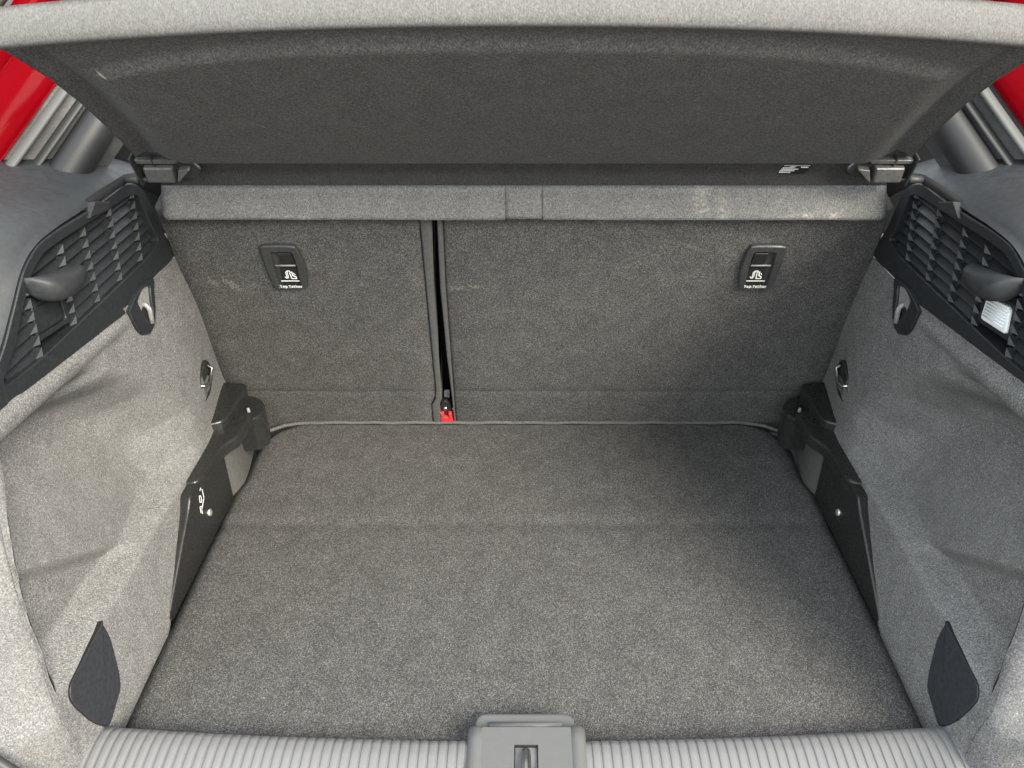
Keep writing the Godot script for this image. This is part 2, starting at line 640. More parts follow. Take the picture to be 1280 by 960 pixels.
func seat_strip(pts: Array, w: Array, out: float, mat: Material, parent: Node, called: String):
	# pts: [x, s] down the edge; w: width to the right of it
	var sh := Shape.new()
	var rows := []
	for i in pts.size():
		var x: float = pts[i][0]
		var s: float = pts[i][1]
		var ww: float = w[i]
		var row := []
		for q in [[0.0, -0.02], [0.0, out - 0.002], [0.06, out - 0.0004], [0.2, out], [0.7, out], [0.9, out - 0.001], [1.0, out - 0.004], [1.0, -0.05]]:
			row.append(seat_p(x + ww * float(q[0]), s, q[1]))
		rows.append(row)
	sh.grid(rows, Vector3(0, -sin(LEAN), cos(LEAN)))
	obj(called, sh.done(), mat, parent)

func child_icon(parent: Node, cx: float, cs: float, size: float):
	# strap with anchor hook beside a child seat
	var o := seat_p(cx, cs, 0.0036)
	var ax := Vector3.RIGHT
	var ay := seat_p(0, 1)
	var an := seat_p(0, 0, 1)
	var st := Shape.new(1.0, false)
	var strokes := [
		[[-0.95, -0.55, 0.16], [-0.75, -0.85, 0.18], [-0.45, -0.8, 0.18], [-0.35, -0.35, 0.17], [-0.4, 0.35, 0.17], [-0.2, 0.85, 0.18], [0.1, 0.9, 0.18], [0.2, 0.55, 0.14]],
		[[-0.62, -0.6, 0.16], [-0.62, 0.5, 0.16], [-0.35, 0.85, 0.15]],
		[[0.05, 0.45, 0.2], [0.15, -0.95, 0.2], [1.0, -0.95, 0.18], [1.0, -0.55, 0.16]],
		[[0.45, 0.6, 0.24], [0.5, -0.2, 0.26], [0.9, -0.5, 0.2]],
		[[0.75, 0.35, 0.14], [0.95, -0.05, 0.14]]]
	for sk in strokes:
		for i in sk.size() - 1:
			var a := Vector2(sk[i][0], sk[i][1]) * size
			var b := Vector2(sk[i + 1][0], sk[i + 1][1]) * size
			var d := (b - a).normalized()
			var wid: float = float(sk[i][2]) * size * 0.45
			var n := Vector2(-d.y, d.x) * wid
			a -= d * wid * 0.7
			b += d * wid * 0.7
			st.prism([a - n, b - n, b + n, a + n], o + an * 0.00005 * i, ax, ay, an, 0.0004)
	obj("child_seat_symbol", st.done(), M["print"], parent)

func tether(parent: Node, side: float):
	# outline as on the left seat; mirrored about its own middle on the right seat
	var cx := -0.3665 if side > 0.0 else 0.3635
	var f := func(x: float, s: float): return Vector2(side * x, s)
	var okeys := [[-0.0285, 0.4545], [-0.012, 0.4567], [0.012, 0.4567], [0.0235, 0.4545], [0.028, 0.440], [0.0305, 0.41], [0.0265, 0.38], [0.0225, 0.3695], [0.0, 0.3675], [-0.022, 0.3675], [-0.0275, 0.374], [-0.0305, 0.41], [-0.0305, 0.435]]
	var ikeys := [[-0.0155, 0.443], [-0.008, 0.4437], [0.008, 0.4437], [0.0155, 0.443], [0.017, 0.435], [0.0175, 0.41], [0.0155, 0.38], [0.0145, 0.3735], [0.0, 0.3727], [-0.0175, 0.3727], [-0.0185, 0.376], [-0.0185, 0.41], [-0.0165, 0.435]]
	var outer := []
	var inner := []
	for k in okeys:
		outer.append(f.call(k[0], k[1]))
	for k in ikeys:
		inner.append(f.call(k[0], k[1]))
	outer = spread(outer, 3)
	inner = spread(inner, 3)
	var ay := seat_p(0, 1)
	var an := seat_p(0, 0, 1)
	var b := Shape.new(1.0, false)
	b.frame(outer, inner, Vector3(cx, 0, 0) + an * 0.0078, Vector3.RIGHT, ay, an, 0.016, 0.0018)
	# pan of the recess
	b.prism(inner, Vector3(cx, 0, 0) - an * 0.004, Vector3.RIGHT, ay, an, 0.0062)
	var bez := obj("tether_bezel", b.done(), M["bezel"], parent)
	var fl := Shape.new(1.0, false)
	fl.prism(round_poly([f.call(-0.0065, 0.4405), f.call(0.0145, 0.4405), f.call(0.0165, 0.419), f.call(-0.0045, 0.419)], 0.001), Vector3(cx, 0, 0) - an * 0.001, Vector3.RIGHT, ay, an, 0.0066, 0.0012)
	obj("anchor_cover", fl.done(), M["black"], bez)
	var bar := Shape.new()
	bar.tube([seat_p(cx + side * -0.0155, 0.4164, 0.0052), seat_p(cx + side * 0.0155, 0.4164, 0.0052)], 0.0014, 8)
	obj("anchor_bar", bar.done(), M["light_plastic"], bez)
	var lp := Shape.new(1.0, false)
	lp.prism([f.call(-0.010, 0.411), f.call(0.0165, 0.411), f.call(0.0145, 0.3735), f.call(-0.0135, 0.3735)], Vector3(cx, 0, 0) + an * 0.001, Vector3.RIGHT, ay, an, 0.0025)
	obj("symbol_plate", lp.done(), M["void"], bez)
	var ic := cx + side * 0.002
	child_icon(bez, ic, 0.3965, 0.0088)
	var ln := Shape.new(1.0, false)
	ln.prism([Vector2(-0.0145, 0.3822), Vector2(0.0145, 0.3822), Vector2(0.0145, 0.3838), Vector2(-0.0145, 0.3838)], Vector3(cx - side * 0.0, 0, 0) + an * 0.0036, Vector3.RIGHT, ay, an, 0.0004)
	obj("printed_line", ln.done(), M["print"], bez)
	var tm := TextMesh.new()
	tm.text = "Top Tether"
	var font := SystemFont.new()
	font.font_names = PackedStringArray(["Droid Sans"])
	font.font_weight = 700
	tm.font = font
	tm.font_size = 32
	tm.pixel_size = 0.0068 / 32.0
	tm.depth = 0.0003
	var tx := obj("lettering", tm, M["print"], bez)
	tx.basis = Basis(Vector3.RIGHT, ay, an)
	tx.position = seat_p(cx, 0.3752, 0.0083)

func build_seats():
	var le := [[0.0, -0.56], [0.55, -0.53]]
	var seam_l := [[-0.03, -0.1765], [0.0, -0.176], [0.062, -0.174], [0.078, -0.166], [0.1, -0.1625], [0.3638, -0.155], [0.4952, -0.151], [0.56, -0.149]]
	var seam_r := [[-0.03, -0.134], [0.0, -0.134], [0.1, -0.1315], [0.3638, -0.1255], [0.4952, -0.119], [0.56, -0.117]]
	var a := thing("seat_backrest", "narrow carpeted rear seat backrest left of the plastic split line", "seat back", "carpeted rear seat backrests")
	seat_panel(le, seam_l, M["seat_left"], a, -0.56, 0.55, 4)
	var sp := []
	var sw := []
	for q in [[-0.03, 0.016], [0.03, 0.0155], [0.062, 0.015], [0.078, 0.0125], [0.11, 0.010], [0.2, 0.0105], [0.3638, 0.0125], [0.52, 0.018]]:
		sp.append([ip(seam_l, q[0]) - 0.0006, q[0]])
		sw.append(q[1])
	seat_strip(sp, sw, 0.0015, M["seam"], a, "edge_strip")
	tether(a, 1.0)
	var b := thing("seat_backrest", "wide carpeted rear seat backrest right of the plastic split line", "seat back", "carpeted rear seat backrests")
	seat_panel(seam_r, [[0.0, 0.56], [0.55, 0.53]], M["seat_right"], b, -0.17, 1.1, 9)
	sp = []
	sw = []
	for q in [[-0.03, 0.003], [0.05, 0.003], [0.1, 0.0042], [0.2, 0.007], [0.3638, 0.0085], [0.52, 0.0082]]:
		sp.append([ip(seam_r, q[0]) - q[1] + 0.0006, q[0]])
		sw.append(q[1])
	seat_strip(sp, sw, 0.0008, M["seam"], b, "edge_strip")
	tether(b, -1.0)
	# dark seat frame in the gap between the two
	var g := Shape.new(1.0, false)
	g.prism([Vector2(-0.2, -0.04), Vector2(-0.1, -0.04), Vector2(-0.08, 0.52), Vector2(-0.18, 0.52)], seat_p(0, 0, -0.09), Vector3.RIGHT, seat_p(0, 1), seat_p(0, 0, 1), 0.02)
	obj("seat_frame", g.done(), M["void"], b)

func build_buckle():
	var t := thing("belt_buckle", "small red plastic seat belt buckle at foot of the backrest gap", "buckle")
	var an := seat_p(0, 0, 1)
	var ay := seat_p(0, 1)
	var s := Shape.new(1.0, false)
	s.prism(round_poly([Vector2(-0.163, 0.004), Vector2(-0.138, 0.004), Vector2(-0.1395, 0.034), Vector2(-0.1455, 0.034), Vector2(-0.1455, 0.022), Vector2(-0.1545, 0.022), Vector2(-0.1545, 0.034), Vector2(-0.161, 0.034)], 0.0015), -an * 0.012, Vector3.RIGHT, ay, an, 0.014, 0.002)
	obj("red_button", s.done(), M["red_plastic"], t)
	s = Shape.new(1.0, false)
	s.prism(round_poly([Vector2(-0.162, 0.006), Vector2(-0.139, 0.006), Vector2(-0.139, 0.052), Vector2(-0.147, 0.066), Vector2(-0.158, 0.062), Vector2(-0.162, 0.05)], 0.004), -an * 0.018, Vector3.RIGHT, ay, an, 0.013, 0.003)
	obj("housing", s.done(), M["black"], t)
	s = Shape.new()
	s.tube([seat_p(-0.151, 0.0435, -0.006), seat_p(-0.151, 0.0435, -0.0025)], 0.0042, 14)
	obj("rivet", s.done(), M["steel"], t)
	s = Shape.new(1.0, false)
	s.prism(round_poly([Vector2(-0.153, 0.06), Vector2(-0.1425, 0.06), Vector2(-0.1405, 0.082), Vector2(-0.151, 0.082)], 0.002), -an * 0.02, Vector3.RIGHT, ay, an, 0.004, 0.001)
	obj("metal_tongue", s.done(), M["light_plastic"], t)

# ------------------------------------------------------------------ ledge above the seats
func build_ledge():
	var t := thing("shelf_ledge", "pale grey padded strip with a small notch along the seat tops", "trim strip")
	var uvf := func(p: Vector3): return Vector2((p.x + 0.55) / 1.1, (0.54 - p.y) / 0.068)
	var s := Shape.new(1.0, true, true)
	var xs := []
	for i in 111:
		xs.append(-0.516 + 1.032 * i / 110.0)
	for v in [-0.0275, -0.026, -0.0245, 0.0245, 0.026, 0.0275]:
		xs.append(v)
	xs.sort()
	var nz := FastNoiseLite.new()
	nz.frequency = 5.0
	# profile: top back edge, face, rounded lower edge, underside
	var prof := [[0.531, 0.10], [0.534, 0.145], [0.531, 0.154], [0.524, 0.1615], [0.515, 0.1665], [0.505, 0.1725], [0.496, 0.178], [0.490, 0.1815], [0.4865, 0.1815], [0.4845, 0.178], [0.484, 0.13]]
	var cols := []
	for x in xs:
		var col := []
		var inn: float = 1.0 if absf(x) < 0.0262 else 0.0
		for k in prof.size():
			var p := Vector3(x, prof[k][0], prof[k][1])
			if k >= 4 and k <= 9:
				p += Vector3(0, 0.0006, -0.0022) * inn + Vector3(0, 0, -0.0045) * (1.0 if absf(absf(x) - 0.026) < 0.0004 else 0.0)
			if k == 3:
				p += Vector3(0, 0.0, -0.0022) * inn
			if absf(x) > 0.508:
				var e: float = (absf(x) - 0.508) / 0.008
				p.z -= 0.008 * e * e
			p.z += 0.0012 * nz.get_noise_2d(x, k * 0.03)
			p.y += 0.0012 * nz.get_noise_2d(x * 0.7, 5.0)
			col.append(p)
		cols.append(col)
	s.grid(cols, Vector3(0, 0.5, 1), uvf)
	for e in [0, cols.size() - 1]:
		var c: Array = cols[e]
		for k in range(1, c.size() - 2):
			s.tri(c[0], c[k], c[k + 1], Vector3(-1 if e == 0 else 1, 0, 0), uvf.call(c[0]), uvf.call(c[k]), uvf.call(c[k + 1]))
	obj("padded_face", s.done(), M["ledge"], t)

# ------------------------------------------------------------------ side trim
const ZLIP := [[0.0, 0.25], [0.13, 0.25], [0.2, 0.256], [0.276, 0.307], [0.327, 0.361], [0.36, 0.405], [0.40, 0.43]]
const ZPIL := [[-0.12, 0.735], [-0.02, 0.708], [0.06, 0.704], [0.10, 0.704], [0.123, 0.692], [0.177, 0.676], [0.237, 0.666], [0.287, 0.652], [0.333, 0.634], [0.371, 0.616], [0.404, 0.606], [0.47, 0.59]]

func rim_top(z: float) -> float:
	return 0.399 + 0.116 * maxf(0.0, z - 0.288)

func rim_low(z: float) -> float:
	return 0.379 + 0.078 * (z - 0.287)

func wall_x(y: float, z: float) -> float:
	var w := lerpf(0.504, 0.523, clampf(y / 0.13, 0.0, 1.0))
	if y > 0.13:
		w = lerpf(0.523, 0.535, clampf((y - 0.13) / 0.27, 0.0, 1.0))
	w += 0.026 * (1.0 - smoothstep(0.0, 0.22, z)) * (1.0 - smoothstep(0.1, 0.4, y))
	var yl := 0.100 - 0.70 * maxf(0.0, z - 0.338)
	w = lerpf(w, maxf(w, 0.526), smoothstep(0.0, 0.008, yl - y))
	var zl := ip(ZLIP, y)
	var inside := smoothstep(zl - 0.03, zl + 0.09, z)
	var lo := rim_low(z)
	var yr := 0.07 + 0.73 * maxf(0.0, z - 0.37)
	var r := 0.0
	if y > yr:
		var t := clampf((y - yr) / (lo - 0.01 - yr), 0.0, 1.0)
		r = 0.546 + 0.060 * smoothstep(-0.12, 0.86, t) - 0.032 * smoothstep(0.78, 1.0, t)
	else:
		r = 0.5467 + 0.014 * smoothstep(0.0, 0.03, yr - y)
	inside *= 1.0 - smoothstep(lo - 0.016, lo + 0.002, y)
	inside *= smoothstep(0.116, 0.140, y)
	var x := lerpf(w, r, inside)
	# soft roll under the plastic panel
	var hi := rim_top(z)
	var c := clampf((y - lo) / (hi - lo), 0.0, 1.0)
	x -= 0.005 * sin(PI * c) * smoothstep(0.27, 0.36, z)
	return x

func edge_x(y: float) -> float:
	return ip([[-0.1, 0.515], [0.0, 0.514], [0.06, 0.5135], [0.1, 0.517], [0.14, 0.526], [0.2, 0.53], [0.5, 0.535]], y)

func build_side_trim():
	var left := mx > 0.0
	var t := thing("side_trim", "brighter grey felt side lining with hollow, below the left louvred panel" if left else "grey felt side lining with hollow, below the right louvred panel with lamp", "side lining", "felt side linings")
	var nz := FastNoiseLite.new()
	nz.seed = 2 if left else 6
	nz.frequency = 3.5
	var s := Shape.new(mx)
	var rows := []
	var ny := 110
	var nzc := 130
	for i in ny + 1:
		var row := []
		for j in nzc + 1:
			var f := float(j) / nzc
			var yy := lerpf(-0.02, 0.41, float(i) / ny)
			var ze := ip(ZPIL, yy)
			var z := lerpf(-0.02, ze, pow(f, 0.9))
			var y := lerpf(-0.02, rim_top(z) + 0.008, float(i) / ny)
			var x := wall_x(y, z)
			x = lerpf(x, edge_x(y), smoothstep(ze - 0.016, ze - 0.001, z))
			x += 0.0018 * nz.get_noise_2d(y, z)
			row.append(Vector3(-x, y, z))
		rows.append(row)
	s.grid(rows, Vector3(1, 0, 0))
	var back := []
	for i in [0, ny]:
		back.append([rows[i][0] * Vector3(0, 1, 1) + Vector3(-0.66, 0, 0), rows[i][nzc] * Vector3(0, 1, 1) + Vector3(-0.66, 0, 0)])
	s.grid(back, Vector3(-1, 0, 0))
	obj("felt_lining", s.done(), M["wall"], t)

	# rear pillar: felt that turns outwards round the tailgate opening
	var p := Shape.new(mx)
	var pr := []
	for i in 61:
		var y := lerpf(-0.10, 0.455, i / 60.0)
		var x := -edge_x(y)
		var z := ip(ZPIL, y)
		var low := 1.0 - smoothstep(-0.02, 0.2, y)
		var row := []
		for q in [[0.010, -0.014], [0.002, -0.004], [0.0, 0.0], [0.001, 0.004], [0.005, 0.010], [0.013, 0.016], [0.03, 0.024], [0.06, 0.034], [0.10, 0.042]]:
			row.append(Vector3(x - float(q[0]), y, z + float(q[1]) * (1.0 + 0.8 * low) + 0.001 * nz.get_noise_2d(y, q[0] * 2.0)))
		pr.append(row)
	p.grid(pr, Vector3(0.5, 0, 1))
	obj("pillar_felt", p.done(), M["wall"], t)

	# tailgate seal round the opening
	var path := []
	for q in [[-0.655, 0.30, 0.735], [-0.635, 0.235, 0.745], [-0.60, 0.17, 0.752], [-0.566, 0.125, 0.758], [-0.535, 0.092, 0.764], [-0.505, 0.068, 0.77], [-0.45, 0.05, 0.778]]:
		path.append(Vector3(q[0] , q[1], q[2]))
	var sl := Shape.new(mx)
	sl.tube(path, 0.006, 10)
	obj("opening_seal", sl.done(), M["rubber"], t)

	# plastic cover low in the corner
	var poly := []
	for q in [[0.585, 0.120], [0.588, 0.117], [0.589, 0.094], [0.607, 0.050], [0.617, 0.034], [0.662, 0.020], [0.675, 0.050], [0.681, 0.088], [0.681, 0.104], [0.672, 0.114]]:
		poly.append(Vector2(q[0], q[1]))
	poly = round_poly(poly, [0.001, 0.002, 0.02, 0.01, 0.006, 0.01, 0.014, 0.012, 0.01, 0.008], 4)
	var c := Shape.new(mx, false)
	var tilt := (Vector3(0, 1, 0) + Vector3(-0.146, 0, 0)).normalized()
	c.prism(poly, Vector3(-0.5085, 0, 0), Vector3(0, 0, 1), tilt, Vector3(1, 0.146, 0).normalized(), 0.0064, 0.0008)
	var gp := Shape.new(mx, false)
	gp.prism(Shape.inset(poly, -0.0013 if area(poly) > 0.0 else 0.0013), Vector3(-0.5085, 0, 0), Vector3(0, 0, 1), tilt, Vector3(1, 0.146, 0).normalized(), 0.0054)
	obj("cover_gap", gp.done(), M["void"], t)
	obj("corner_cover", c.done(), M["cover"], t)

	# lashing eye in the lining
	var ey := []
	for q in [[0.126, 0.224], [0.117, 0.206], [0.117, 0.186], [0.143, 0.166], [0.181, 0.164], [0.178, 0.186], [0.166, 0.208], [0.145, 0.222]]:
		ey.append(Vector2(q[0], q[1]))
	ey = round_poly(ey, 0.008, 3)
	var inn := []
	for v in Shape.inset(ey, -0.0035 if area(ey) < 0.0 else 0.0035):
		inn.append(v)
	var bx := -wall_x(0.19, 0.14)
	var le := Shape.new(mx, false)
	le.frame(ey, inn, Vector3(bx + 0.004, 0, 0), Vector3(0, 0, 1), Vector3(0, 1, 0), Vector3(1, 0, 0), 0.012, 0.001)
	var eye := obj("lashing_eye", le.done(), M["black"], t)
	var cup := Shape.new(mx, false)
	cup.prism(inn, Vector3(bx - 0.001, 0, 0), Vector3(0, 0, 1), Vector3(0, 1, 0), Vector3(1, 0, 0), 0.0025)
	obj("cup", cup.done(), M["void"], eye)
	var ring := Shape.new(mx)
	ring.tube([Vector3(bx + 0.003, 0.213, 0.130), Vector3(bx + 0.010, 0.206, 0.128), Vector3(bx + 0.011, 0.192, 0.150), Vector3(bx + 0.010, 0.196, 0.168), Vector3(bx + 0.003, 0.20, 0.172)], 0.0024, 8)
	obj("ring", ring.done(), M["steel"], eye)
	var lug := Shape.new(mx, false)
	lug.prism(round_poly([Vector2(0.13, 0.196), Vector2(0.165, 0.19), Vector2(0.165, 0.172), Vector2(0.14, 0.176)], 0.005), Vector3(bx, 0, 0), Vector3(0, 0, 1), Vector3(0, 1, 0), Vector3(1, 0, 0), 0.005, 0.0015)
	obj("lug", lug.done(), M["hinge"], eye)

func area(q: Array) -> float:
	var a := 0.0
	for i in q.size():
		var u: Vector2 = q[i]
		var v: Vector2 = q[(i + 1) % q.size()]
		a += u.x * v.y - v.x * u.y
	return a

# ------------------------------------------------------------------ louvred plastic panel and shoulder
const VX := -0.535
func build_quarter_trim():
	var left := mx > 0.0
	var t := thing("quarter_trim", "dark louvred plastic panel with bag hook and blank lamp opening" if left else "dark louvred plastic panel with bag hook and white cargo lamp", "plastic panel", "louvred plastic side panels")
	var AZ := Vector3(0, 0, 1)
	var AX := Vector3(1, 0, 0)
	var outer := []
	var inner := []
	for q in [[0.125, 0.408], [0.147, 0.462], [0.166, 0.523], [0.204, 0.546], [0.307, 0.547], [0.382, 0.551], [0.430, 0.550], [0.468, 0.536], [0.505, 0.508], [0.540, 0.482], [0.598, 0.447], [0.602, 0.433], [0.49, 0.4205], [0.405, 0.411], [0.30, 0.399], [0.21, 0.407]]:
		outer.append(Vector2(q[0], q[1]))
	for q in [[0.165, 0.447], [0.172, 0.470], [0.186, 0.520], [0.21, 0.530], [0.307, 0.534], [0.382, 0.538], [0.425, 0.538], [0.456, 0.528], [0.490, 0.503], [0.522, 0.476], [0.556, 0.456], [0.552, 0.447], [0.49, 0.442], [0.405, 0.441], [0.30, 0.440], [0.21, 0.440]]:
		inner.append(Vector2(q[0], q[1]))
	outer = spread(outer, 4)
	inner = spread(inner, 4)
	var fr := Shape.new(mx, false)
	fr.frame(outer, inner, Vector3(VX, 0, 0), AZ, Vector3.UP, AX, 0.03, 0.0012)
	var panel := obj("louvre_frame", fr.done(), M["vent"], t)
	var bk := Shape.new(mx, false)
	bk.prism(inner, Vector3(VX - 0.03, 0, 0), AZ, Vector3.UP, AX, 0.006)
	obj("backing", bk.done(), M["void"], panel)

	# slats: each one leans back at its top; columns parted by slanted fins
	var rows_n := 7
	var y0 := 0.4405
	var dy := 0.0136
	var fin_z := [[0.158, 0.132], [0.2215, 0.193], [0.2865, 0.262], [0.3495, 0.332], [0.410, 0.385], [0.487, 0.466], [0.565, 0.545]]
	var edge := PackedVector2Array(inner)
	for c in fin_z.size() - 1:
		for r in rows_n:
			if c == 4 and r < 4 and r >= 0:
				continue                      # lamp opening and bag hook stand here
			var ya := y0 + r * dy
			var yb := ya + dy - 0.0030
			var fa: float = (ya - y0) / (rows_n * dy)
			var za: float = lerpf(fin_z[c][0], fin_z[c][1], fa) + 0.0010
			var zb: float = lerpf(fin_z[c + 1][0], fin_z[c + 1][1], fa) - 0.0024
			var zr: float = lerpf(fin_z[c][0], fin_z[c][1], fa + 1.0 / rows_n) + 0.0010
			var zq: float = lerpf(fin_z[c + 1][0], fin_z[c + 1][1], fa + 1.0 / rows_n) - 0.0024
			# keep the slat inside the opening
			var ends := clip_row(edge, (ya + yb) / 2.0)
			za = maxf(za, ends.x + 0.0005)
			zr = maxf(zr, ends.x + 0.0005)
			zb = minf(zb, ends.y - 0.0005)
			zq = minf(zq, ends.y - 0.0005)
			if zb - za < 0.008 or zq - zr < 0.004:
				continue
			var s := Shape.new(mx, false)
			var ring := func(za_, zr_):
				return [Vector3(VX - 0.0185, ya, za_), Vector3(VX - 0.0065, ya, za_), Vector3(VX - 0.0055, ya + 0.0012, lerpf(za_, zr_, 0.1)), Vector3(VX - 0.0150, yb, zr_), Vector3(VX - 0.0185, yb, zr_)]
			s.loft([ring.call(za, zr), ring.call(zb, zq)])
			obj("slat", s.done(), M["vent"], panel)
		if c > 0:
			var f := Shape.new(mx, false)
			for r in rows_n:
				if c == 5 and r >= 6:
					continue
				var ya := y0 + r * dy
				var z0: float = lerpf(fin_z[c][0], fin_z[c][1], float(r) / rows_n)
				# toothed fin: a thin web with a triangular gusset on each slat
				f.prism([Vector2(-0.0185, ya), Vector2(-0.003, ya), Vector2(-0.003, ya + 0.0012), Vector2(-0.010, ya + 0.0128), Vector2(-0.0185, ya + 0.0128)], Vector3(VX, 0, z0 - 0.0022), AX, Vector3.UP, AZ, 0.0032)
				var zt: float = lerpf(fin_z[c][0], fin_z[c][1], float(r + 1) / rows_n) - 0.0005
				var g1 := Vector3(VX - 0.0014, ya + 0.0108, zt)
				var g2 := Vector3(VX - 0.0008, ya + 0.0018, z0)
				var g3 := Vector3(VX - 0.0062, ya + 0.0014, z0 + 0.0066)
				var g4 := Vector3(VX - 0.0150, ya + 0.0110, zt)
				f.tri(g1, g2, g3, Vector3(1, 0.2, 1))
				f.tri(g1, g3, g4, Vector3(0, 0.5, 1))
				f.tri(g1, g2, g4, Vector3(0, 0, -1))
				f.tri(g2, g3, g4, Vector3(0, -1, 0))
			obj("fin", f.done(), M["vent"], panel)

	# bag hook: a swept cup with a bright lower lip
	var hk := Shape.new(mx)
	var rings := []
	for q in [[0.372, 0.0, 0.004], [0.378, 0.010, 0.010], [0.392, 0.019, 0.017], [0.412, 0.026, 0.024], [0.435, 0.030, 0.029], [0.458, 0.030, 0.031], [0.468, 0.022, 0.028], [0.473, 0.008, 0.02]]:
		var f: float = (q[0] - 0.372) / 0.1
		var ring := []
		var top: float = lerpf(0.506, 0.532, f)
		for a in 16:
			var th := TAU * a / 16.0
			var px: float = VX - 0.004 + (float(q[1]) + 0.004) * (0.5 + 0.5 * cos(th))
			var sy := sin(th)
			var py: float = top - float(q[2]) * 0.5 + float(q[2]) * 0.5 * signf(sy) * pow(absf(sy), 0.7)
			py -= 0.004 * (0.5 + 0.5 * cos(th))
			ring.append(Vector3(px, py, q[0]))
		rings.append(ring)
	hk.loft(rings)
	obj("bag_hook", hk.done(), M["trim"], t)
	# lamp opening below the hook
	var lo := []
	for q in [[0.412, 0.447], [0.410, 0.489], [0.470, 0.497], [0.480, 0.455]]:
		lo.append(Vector2(q[0], q[1]))
	var lr := round_poly(lo, 0.007, 4)
	var ln := round_poly([Vector2(0.419, 0.453), Vector2(0.4175, 0.484), Vector2(0.464, 0.491), Vector2(0.473, 0.460)], 0.007, 4)
	var lf := Shape.new(mx, false)
	lf.frame(lr, ln, Vector3(VX - 0.005, 0, 0), AZ, Vector3.UP, AX, 0.012, 0.0012)
	var lamp := obj("lamp_frame", lf.done(), M["vent"], t)
	var lens := Shape.new(mx, false)
	lens.prism(Shape.inset(ln, 0.0008 if area(ln) > 0.0 else -0.0008), Vector3(VX - 0.016, 0, 0), AZ, Vector3.UP, AX, 0.009 if left else 0.0135, 0.002)
	obj("blank" if left else "lamp_lens", lens.done(), M["vent"] if left else M["lens"], lamp)
	if not left:
		for k in 7:
			var rib := Shape.new(mx)
			var yy := 0.462 + k * 0.0038
			rib.tube([Vector3(VX - 0.0024, yy - 0.001, 0.424), Vector3(VX - 0.0024, yy + 0.0045, 0.464)], 0.0011, 6)
			obj("lens_rib", rib.done(), M["lens"], lamp)

	# hanging tab with a hook pin
	var tabo := []
	var tabi := []
	for q in [[0.303, 0.403], [0.2975, 0.372], [0.289, 0.359], [0.268, 0.350], [0.249, 0.355], [0.2355, 0.372], [0.2255, 0.395], [0.217, 0.412], [0.26, 0.416]]:
		tabo.append(Vector2(q[0], q[1]))
	for q in [[0.2765, 0.405], [0.272, 0.386], [0.266, 0.372], [0.258, 0.366], [0.249, 0.367], [0.2445, 0.374], [0.239, 0.395], [0.234, 0.408], [0.255, 0.413]]:
		tabi.append(Vector2(q[0], q[1]))
	tabo = spread(tabo, 3)
	tabi = spread(tabi, 3)
	var tb := Shape.new(mx, false)
	tb.frame(tabo, tabi, Vector3(VX + 0.0055, 0, 0), AZ, Vector3.UP, AX, 0.014, 0.0012)
	var tab := obj("hook_tab", tb.done(), M["vent"], t)
	var tp := Shape.new(mx, false)
	tp.prism(tabi, Vector3(VX - 0.003, 0, 0), AZ, Vector3.UP, AX, 0.0052)
	obj("tab_recess", tp.done(), M["light_plastic"], tab)
	var dk := Shape.new(mx, false)
	dk.prism(round_poly([Vector2(0.244, 0.366), Vector2(0.272, 0.366), Vector2(0.268, 0.389), Vector2(0.246, 0.389)], 0.006), Vector3(VX - 0.001, 0, 0), AZ, Vector3.UP, AX, 0.0036)
	obj("hook_slot", dk.done(), M["void"], tab)
	var pin := Shape.new(mx)
	pin.tube([Vector3(VX - 0.004, 0.390, 0.2565), Vector3(VX + 0.004, 0.389, 0.257), Vector3(VX + 0.0075, 0.384, 0.2575), Vector3(VX + 0.0075, 0.362, 0.259)], 0.0036, 10)
	obj("hook_pin", pin.done(), M["light_plastic"], tab)

	# pale clip under the shelf pin groove
	var cl := Shape.new(mx, false)
	cl.prism([Vector2(0.302, 0.553), Vector2(0.269, 0.541), Vector2(0.277, 0.533), Vector2(0.325, 0.540)], Vector3(VX - 0.012, 0, 0), AZ, Vector3.UP, Vector3(1, 0.12, 0).normalized(), 0.0165, 0.0012)
	obj("support_clip", cl.done(), M["trim"], t)
	# groove that carries the shelf pin
	var g := Shape.new(mx)
	g.tube([Vector3(VX - 0.008, 0.551, 0.30), Vector3(VX - 0.008, 0.5475, 0.19), Vector3(VX - 0.008, 0.5385, 0.15)], 0.0062, 10)
	obj("pin_groove", g.done(), M["void"], t)

	# shoulder: smooth plastic that rises outwards to the window pillar
	var keys := [[0.02, 0.470, -0.545], [0.08, 0.510, -0.545], [0.14, 0.538, -0.548], [0.20, 0.552, -0.546], [0.26, 0.5535, -0.542], [0.32, 0.554, -0.538], [0.382, 0.5565, -0.5365], [0.430, 0.554, -0.5365], [0.468, 0.540, -0.5365], [0.505, 0.512, -0.5365], [0.542, 0.485, -0.5365], [0.602, 0.448, -0.5365], [0.63, 0.43, -0.537]]
	var offs := [[0.034, -0.014, 0.0], [0.0, -0.003, 0.0], [0.006, 0.004, 0.0], [0.016, 0.012, 0.0], [0.035, 0.022, 0.0], [0.065, 0.032, 0.0], [0.11, 0.04, 0.0], [0.16, 0.05, 0.0]]
	var sh := Shape.new(mx)
	var rows := []
